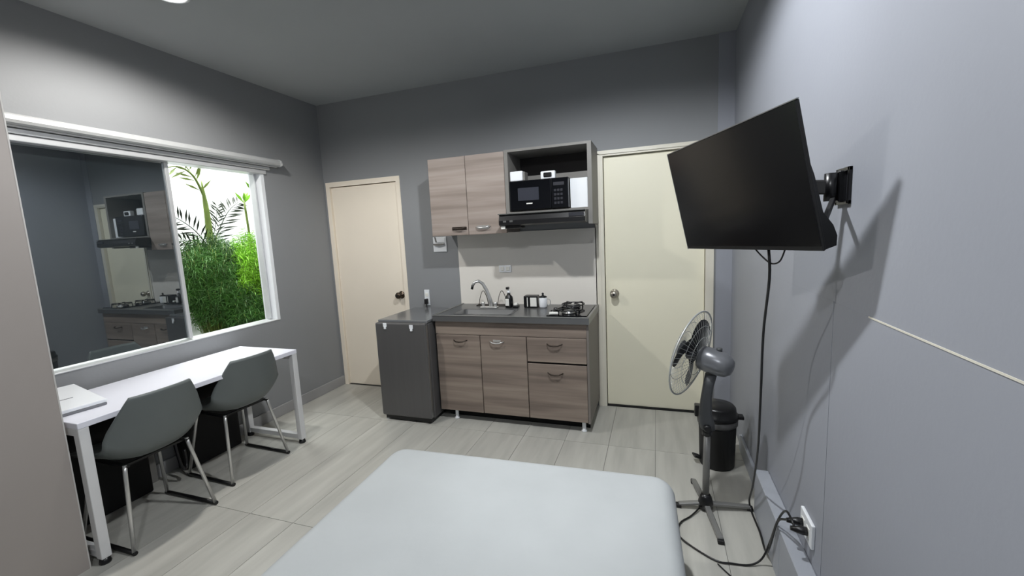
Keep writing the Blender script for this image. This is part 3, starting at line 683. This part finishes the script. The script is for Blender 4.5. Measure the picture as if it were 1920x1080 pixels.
box(bm, -W2-0.0015, W2+0.0015, 0.0, 0.008, H2-0.001, H2+0.002, T=TT); box(bm, -W2-0.002, -W2+0.001, 0.0, 0.008, -H2, H2, T=TT);  # bright strips on top and left only, standing in for light on the edges
e = obj('lit_edge', bm, M['steel'], tv); e['label'] = 'silver strip imitating the lit edge'
bm = bmesh.new()
pf = [(0.011, -H2+0.002), (0.045, -H2+0.004), (0.052, -H2+0.03), (0.046, -H2+0.06), (0.024, -H2+0.10), (0.018, -H2+0.2), (0.011, -H2+0.24)]
bmx = bmesh.new(); plate(bmx, pf, 0, -W2+0.02, W2-0.004); bmesh.ops.transform(bmx, matrix=TT, verts=bmx.verts[:])
obj('back_housing', bmx, M['blackm'], tv)
# wall arm
am = thing('television_bracket', 'black articulated wall arm holding the television on the right wall', 'mount', (RW, 1.5, 1.54))
bm = bmesh.new(); py, pz = 1.50, 1.54
for y in (py-0.045, py+0.035): box(bm, RW-0.008, RW, y, y+0.012, pz-0.052, pz+0.052, bev=0.001, seg=1)
box(bm, RW-0.008, RW, py-0.045, py+0.049, pz+0.042, pz+0.052); box(bm, RW-0.008, RW, py-0.045, py+0.049, pz-0.052, pz-0.042); box(bm, RW-0.02, RW, py-0.012, py+0.018, pz-0.045, pz+0.045, bev=0.003, seg=1)
obj('wall_plate', bm, M['black'], am)
obj('pivot', tube(bmesh.new(), [(RW-0.035, py+0.002, pz-0.04), (RW-0.035, py+0.002, pz+0.04)], 0.017, 12), M['black'], am)
bk = TT @ Vector((0.06, 0.055, 0.02))
obj('arm', obeam(bmesh.new(), (RW-0.035, py, pz+0.0), (bk.x, bk.y, pz+0.02), 0.02, 0.042, bev=0.004), M['blackm'], am)
st = TT @ Vector((0.30, 0.05, -0.13))
obj('strut', obeam(bmesh.new(), (RW-0.03, py-0.005, pz-0.035), st, 0.012, 0.016, bev=0.002), M['blackm'], am)
vp = TT @ Vector((0, 0.056, 0))
obj('head_plate', nbox(-0.06, 0.09, 0.053, 0.063, -0.09, 0.07, bev=0.002, seg=1, T=TT), M['blackm'], am)

# cables
cb = thing('television_cable', 'long black power cable hanging from the television to the low wall socket', 'cable', (0.42, 1.7, 0))
P0 = TT @ Vector((0.098, 0.03, -H2))
obj('cord', tube(bmesh.new(), [P0, P0+Vector((0.005, 0.0, -0.1)), (0.365, 1.70, 1.05), (0.375, 1.76, 0.80), (0.40, 1.90, 0.50), (0.425, 2.10, 0.22), (0.44, 2.24, 0.06), (0.449, 2.22, 0.008), (0.455, 2.08, 0.008), (0.452, 1.95, 0.008), (0.445, 1.86, 0.10), (0.45, 1.78, 0.27), (0.462, 1.72, 0.325), (RW-0.052, 1.69, 0.345)], 0.0045, 8, smooth=5), M['black'], cb)
obj('plug', tube(bmesh.new(), [(RW-0.065, 1.688, 0.345), (RW-0.03, 1.686, 0.347), (RW-0.0145, 1.685, 0.347)], [0.008, 0.015, 0.015], 10), M['black'], cb)
Q0 = TT @ Vector((0.03, 0.03, -H2)); Q1 = TT @ Vector((0.17, 0.03, -H2))
lc = thing('signal_cable', 'thin dark cable loop hanging under the television bottom edge', 'cable', (Q0+Q1)/2)
obj('loop', tube(bmesh.new(), [Q0, (Q0*0.7+Q1*0.3)+Vector((0, 0, -0.03)), (Q0*0.4+Q1*0.6)+Vector((0, 0, -0.05)), (Q0*0.15+Q1*0.85)+Vector((0, 0, -0.04)), Q1], 0.0025, 6, smooth=6), M['blackm'], lc)

# ------------------------------------------------------------------ fan
FX, FYY = 0.235, 2.205
fn = thing('pedestal_fan', 'grey pedestal fan facing the door, at the foot of the bed', 'fan', (FX, FYY, 0))
hub = obj('base_hub', lathe(bmesh.new(), [(0.034, 0.0), (0.036, 0.03), (0.028, 0.06), (0.019, 0.075)], (FX, FYY, 0.012), (0, 0, 1), 20), M['black'], fn)
for tx, ty in ((0.105, 2.19), (0.445, 2.25), (0.275, 1.965), (0.195, 2.43)):
    d = Vector((tx-FX, ty-FYY, 0)); q = Vector((FX, FYY, 0.032))+d.normalized()*0.028
    lgm = obj('foot_leg', obeam(bmesh.new(), q, (tx, ty, 0.018), 0.026, 0.018, bev=0.004), M['poleg'], fn)
    obj('end_cap', nbox(tx-0.014, tx+0.014, ty-0.014, ty+0.014, 0.0, 0.02, bev=0.004), M['blackm'], lgm)
obj('pole', tube(bmesh.new(), [(FX, FYY, 0.06), (FX+0.003, FYY, 0.43)], 0.0165, 16), M['poleg'], fn)
obj('lower_collar', tube(bmesh.new(), [(FX+0.003, FYY, 0.405), (FX+0.003, FYY, 0.44)], 0.024, 16), M['black'], fn)
bm = bmesh.new()
nk = [(0.44, 0.034, 0.032, 0.006), (0.47, 0.036, 0.032, 0.0), (0.52, 0.030, 0.028, -0.006), (0.60, 0.025, 0.025, -0.002), (0.66, 0.024, 0.025, 0.006), (0.72, 0.026, 0.026, 0.018)]
rings = []
for z, a, b_, ox in nk:
    rings.append([bm.verts.new((FX+ox+a*math.copysign(abs(math.cos(t))**0.6, math.cos(t)), FYY+b_*math.copysign(abs(math.sin(t))**0.6, math.sin(t)), z)) for t in [2*math.pi*k/20 for k in range(20)]])
for a, b_ in zip(rings, rings[1:]):
    for k in range(20): f = bm.faces.new((a[k], a[(k+1) % 20], b_[(k+1) % 20], b_[k])); f.smooth = True
bm.faces.new(rings[0][::-1]); bm.faces.new(rings[-1])
obj('neck', bm, M['fandark'], fn)
ax = Vector((-0.865, 0.45, 0.21)).normalized(); mc = Vector((0.268, FYY, 0.782))
obj('motor_housing', lathe(bmesh.new(), [(0.012, -0.088), (0.035, -0.082), (0.052, -0.062), (0.06, -0.03), (0.063, 0.02), (0.060, 0.06), (0.045, 0.072)], mc, ax, 28), M['fangrey'], fn)
cc = mc+ax*0.115; Rr = 0.222
au, av = frame_of(ax)
def ringpts(r, off, n=56): return [cc+ax*off+(au*math.cos(2*math.pi*k/n)+av*math.sin(2*math.pi*k/n))*r for k in range(n)]
obj('cage_rim', tube(bmesh.new(), ringpts(Rr, 0), 0.0045, 6, closed=True), M['cagew'], fn)
for nm, sgn, dpt in (('rear_cage', -1, 0.045), ('front_cage', 1, 0.055)):
    bm = bmesh.new()
    for r in (0.05, 0.10, 0.155): tube(bm, ringpts(r, sgn*dpt*(1-(r/Rr)**2.5), 40), 0.0014, 4, closed=True)
    for k in range(48):
        a = 2*math.pi*k/48; e = au*math.cos(a)+av*math.sin(a)
        tube(bm, [cc+ax*(sgn*dpt*(1-(r/Rr)**2.5))+e*r for r in (0.045, 0.09, 0.13, 0.17, 0.20, 0.222)], 0.0009, 4)
    obj(nm, bm, M['cagew'], fn)
obj('front_badge', lathe(bmesh.new(), [(0.05, 0), (0.05, 0.004), (0.03, 0.008)], cc+ax*0.053, ax, 24), M['fangrey'], fn)
obj('blade_hub', lathe(bmesh.new(), [(0.012, -0.05), (0.032, -0.02), (0.034, 0.015), (0.02, 0.025)], cc, ax, 20), M['blade'], fn)
for k in range(3):
    bm = bmesh.new(); a0 = 2*math.pi*k/3+0.5; g = []
    for i in range(9):
        t = i/8; r = 0.028+0.165*t; row = []
        wdt = 0.35+0.42*math.sin(math.pi*min(1, t*0.9+0.08))
        for j in range(9):
            s = -1+2*j/8; an = a0+s*wdt+0.35*t
            row.append(bm.verts.new(cc+(au*math.cos(an)+av*math.sin(an))*(r-0.02*t*s*s)+ax*(0.028*s*(0.5+0.5*(1-t)))))
        g.append(row)
    for i in range(8):
        for j in range(8): f = bm.faces.new((g[i][j], g[i][j+1], g[i+1][j+1], g[i+1][j])); f.smooth = True
    bmesh.ops.solidify(bm, geom=bm.faces[:], thickness=0.002)
    obj('blade', bm, M['blade'], fn)
obj('height_knob', lathe(bmesh.new(), [(0.012, 0), (0.018, 0.006), (0.018, 0.02), (0.01, 0.024)], (FX, FYY-0.03, 0.455), (0, -1, 0), 12), M['black'], fn)
obj('tilt_knob', lathe(bmesh.new(), [(0.014, 0), (0.014, 0.014), (0.01, 0.016)], mc+Vector((0.02, 0, 0.055)), (0, 0, 1), 12), M['fandark'], fn)
fc2 = thing('fan_cord', 'thin black fan cord looping over the floor tiles to the low wall socket', 'cord', (0.25, 1.9, 0))
obj('cord', tube(bmesh.new(), [(FX-0.03, FYY-0.02, 0.015), (0.16, 2.12, 0.006), (0.105, 2.05, 0.006), (0.098, 1.96, 0.006), (0.15, 1.90, 0.006), (0.24, 1.84, 0.006), (0.30, 1.84, 0.006), (0.37, 1.85, 0.006), (0.42, 1.87, 0.03), (0.445, 1.86, 0.12), (0.455, 1.80, 0.26), (0.46, 1.72, 0.36), (0.465, 1.66, 0.365), (RW-0.052, 1.64, 0.35)], 0.004, 8, smooth=5), M['black'], fc2)
obj('plug', tube(bmesh.new(), [(RW-0.065, 1.637, 0.35), (RW-0.03, 1.636, 0.347), (RW-0.0145, 1.635, 0.347)], [0.008, 0.015, 0.015], 10), M['black'], fc2)
sc = thing('spare_cord', 'thin dark cord running along the floor beside the bed toward the camera', 'cord', (0.3, 1.75, 0))
obj('cord', tube(bmesh.new(), [(0.245, 1.825, 0.004), (0.27, 1.79, 0.004), (0.31, 1.74, 0.004), (0.345, 1.70, 0.004)], 0.003, 6, smooth=4), M['blackm'], sc)

# ------------------------------------------------------------------ bin
BX, BY = 0.345, 2.68
bn = thing('pedal_bin', 'black round pedal bin in the corner behind the fan', 'bin', (BX, BY, 0))
obj('body', lathe(bmesh.new(), [(0.094, 0.002), (0.097, 0.01), (0.103, 0.25), (0.106, 0.262)], (BX, BY, 0), (0, 0, 1), 36), M['blackm'], bn)
obj('rim', lathe(bmesh.new(), [(0.106, 0.262), (0.111, 0.266), (0.111, 0.296), (0.104, 0.30)], (BX, BY, 0), (0, 0, 1), 36), M['lidgrey'], bn)
obj('lid', lathe(bmesh.new(), [(0.108, 0.301), (0.115, 0.305), (0.113, 0.325), (0.104, 0.33), (0.100, 0.365), (0.088, 0.378), (0.03, 0.384)], (BX, BY, 0), (0, 0, 1), 36), M['black'], bn)
obj('hinge', nbox(BX+0.10, BX+0.14, BY-0.03, BY+0.02, 0.302, 0.322, bev=0.005), M['black'], bn)
obj('lid_catch', nbox(BX-0.128, BX-0.095, BY-0.03, BY+0.02, 0.30, 0.37, bev=0.006), M['black'], bn)
obj('pedal', obeam(bmesh.new(), (BX-0.095, BY-0.01, 0.035), (BX-0.135, BY-0.02, 0.05), 0.05, 0.012, bev=0.004), M['black'], bn)

# ------------------------------------------------------------------ plants on the patio
def add_leaf(bm, p, d, L, w, side=None, droop=0.3):
    d = d.normalized()
    if side is None: side = d.cross(Vector((random.uniform(-1, 1), random.uniform(-1, 1), 1)))
    else: side = d.cross(side)
    if side.length < 0.05: side = Vector((0, 1, 0))
    side.normalize()
    q = p+d*L*0.5+Vector((0, 0, -droop*L*0.25)); e = p+d*L+Vector((0, 0, -droop*L))
    a = bm.verts.new(p); b = bm.verts.new(q+side*w); c = bm.verts.new(q-side*w); f_ = bm.verts.new(e)
    bm.faces.new((a, b, f_, c))
def bush(name, lab, cx, cy, z0, z1, rx, ry, n, m1, seed, up=0.35):
    """feathery bush: many thin stems that each carry drooping plumes of needle leaves"""
    rnd = random.Random(seed)
    t = thing(name, lab, 'plant', (cx, cy, -0.3))
    st = bmesh.new(); lf = bmesh.new(); V = Vector((0.8, -0.55, 0.1))
    for i in range(n):
        a = rnd.uniform(0, 2*math.pi); q = math.sqrt(rnd.random())
        tx, ty = rx*q*math.cos(a), ry*q*math.sin(a)
        tz = z0+(z1-z0)*(0.2+0.8*rnd.random()**0.8)*math.sqrt(max(0.05, 1-0.65*q*q))
        top = Vector((cx+tx, cy+ty, tz)); bot = Vector((cx+tx*0.15, cy+ty*0.15, -0.02))
        mid = Vector((cx+tx*0.35, cy+ty*0.35, tz*0.8))
        pts = [bot*(1-s)**2+mid*2*s*(1-s)+top*s*s for s in [k/5 for k in range(6)]]
        tube(st, pts, 0.002, 3)
        for k in range(14):
            s = 0.62+0.38*k/13; pp = bot*(1-s)**2+mid*2*s*(1-s)+top*s*s
            for j in range(9):
                az = rnd.uniform(0, 2*math.pi); el = rnd.gauss(up, 0.5)
                d = Vector((math.cos(az)*math.cos(el), math.sin(az)*math.cos(el), math.sin(el)))
                add_leaf(lf, pp+Vector((rnd.gauss(0, .012), rnd.gauss(0, .012), rnd.gauss(0, .02))), d, rnd.uniform(0.035, 0.085), rnd.uniform(0.0015, 0.0034), V, rnd.uniform(0.0, 0.9))
    s_ = obj('stems', st, M['stalk'], t); s_['kind'] = 'stuff'
    l_ = obj('foliage', lf, m1, t); l_['kind'] = 'stuff'
    obj('pot', lathe(bmesh.new(), [(0.10, 0), (0.14, 0.02), (0.17, 0.26), (0.175, 0.30), (0.155, 0.30), (0.15, 0.27)], (cx, cy, -0.3), (0, 0, 1), 24), M['pot'], t)
    return t
bush('feathery_shrub', 'dark green feathery shrub outside the window, left of the lime one', -3.66, 2.62, 0.95, 1.60, 0.22, 0.26, 330, M['leaf1'], 3)
bush('feathery_shrub', 'lime green feathery shrub outside at the right edge of the window', -3.56, 2.93, 0.9, 1.58, 0.20, 0.22, 280, M['leaf2'], 5)
bush('feathery_shrub', 'low dark fine leaved shrub outside in front of the lime shrub', -3.48, 2.84, 0.45, 1.16, 0.17, 0.25, 300, M['leaf1'], 9, 0.1)
def frond(parent, pts, n, ll, m, w, r0=0.006, s0=0.1):
    P = [Vector((-3.75+dx, y, z)) for dx, y, z in pts]; bm = bmesh.new(); q = []
    for i in range(len(P)-1):
        p0, p1, p2_, p3 = P[max(i-1, 0)], P[i], P[i+1], P[min(i+2, len(P)-1)]
        for k in range(5):
            t = k/5; q.append(0.5*((2*p1)+(p2_-p0)*t+(2*p0-5*p1+4*p2_-p3)*t*t+(3*p1-p0-3*p2_+p3)*t**3))
    q.append(P[-1]); N = len(q)
    tube(bm, q, [r0*(1-0.7*i/N) for i in range(N)], 6)
    f_ = obj('frond', bm, m, parent); lf = bmesh.new(); V = Vector((0.8, -0.55, 0.1))
    for i in range(n):
        s = s0+(1-s0)*i/n; x = s*(N-1); k = min(int(x), N-2); c = q[k].lerp(q[k+1], x-k)
        dd = (q[k+1]-q[k]).normalized(); sd = dd.cross(V).normalized()
        for sg in (-1, 1):
            add_leaf(lf, c, sd*sg*(0.8+0.15*math.sin(i*3.1+sg))+dd*0.7, ll*(0.6+0.4*math.sin(math.pi*min(1, s+0.1))), w, V, 0.05)
    l_ = obj('leaflets', lf, m, f_); l_['kind'] = 'stuff'
pm = thing('palm_tree', 'slender green palm with arching fronds outside the window', 'palm', (-3.80, 2.70, -0.3))
obj('stem', tube(bmesh.new(), [(-3.80, 2.76, -0.3), (-3.78, 2.75, 0.8), (-3.75, 2.73, 1.45), (-3.75, 2.735, 1.75), (-3.75, 2.725, 2.04)], [0.03]*6+[0.026]*5+[0.024, 0.022, 0.02, 0.014, 0.008, 0.005], 10, smooth=4), M['stalk'], pm)
frond(pm, [(0, 2.73, 1.9), (0, 2.66, 2.07), (0.02, 2.52, 2.13), (0.04, 2.34, 2.06)], 4, 0.16, M['stalk'], 0.010, 0.011, 0.3)
frond(pm, [(0, 2.735, 1.86), (-0.02, 2.70, 2.02), (-0.04, 2.62, 2.18)], 3, 0.14, M['stalk'], 0.010, 0.010, 0.3)
frond(pm, [(-0.02, 2.73, 1.40), (-0.04, 2.86, 1.62), (-0.06, 2.99, 1.79), (-0.08, 3.12, 1.88)], 15, 0.16, M['leafdry'], 0.008, 0.006)
frond(pm, [(-0.02, 2.73, 1.42), (0.0, 2.80, 1.66), (0.0, 2.84, 1.84)], 9, 0.11, M['leafdry'], 0.007, 0.004, 0.3)
frond(pm, [(0, 2.72, 1.44), (0.02, 2.60, 1.60), (0.04, 2.46, 1.70), (0.06, 2.34, 1.74)], 13, 0.14, M['leafdry'], 0.008, 0.005)
frond(pm, [(0, 2.70, 1.38), (0.02, 2.58, 1.49), (0.04, 2.42, 1.54)], 9, 0.12, M['leafdry'], 0.008, 0.004)
obj('pot', lathe(bmesh.new(), [(0.12, 0), (0.16, 0.02), (0.19, 0.28), (0.17, 0.28), (0.16, 0.25)], (-3.86, 2.76, -0.3), (0, 0, 1), 24), M['pot'], pm)
p2 = thing('palm_shoot', 'young lime green palm shoot standing right of the taller palm outside', 'palm', (-3.7, 3.1, -0.3))
obj('stem', tube(bmesh.new(), [(-3.76, 3.15, -0.3), (-3.76, 3.14, 1.2), (-3.76, 3.12, 1.90)], [0.012]*5+[0.010]*4+[0.007]*2, 8, smooth=4), M['stalk'], p2)
obj('second_stem', tube(bmesh.new(), [(-3.78, 3.30, -0.3), (-3.78, 3.29, 1.3), (-3.78, 3.25, 2.02)], 0.014, 8, smooth=4), M['leaf2'], p2)
rnd = random.Random(6); lf = bmesh.new()
for c, n in (((-3.76, 3.12, 1.86), 6), ((-3.78, 3.25, 1.98), 8)):
    for k in range(n):
        a = rnd.uniform(-0.9, 0.9); add_leaf(lf, Vector(c), Vector((rnd.uniform(-.3, .3), math.sin(a), math.cos(a))), rnd.uniform(0.1, 0.17), 0.014, Vector((0.8, -0.55, 0.1)), 0.1)
l_ = obj('leaves', lf, M['leaf2'], p2); l_['kind'] = 'stuff'
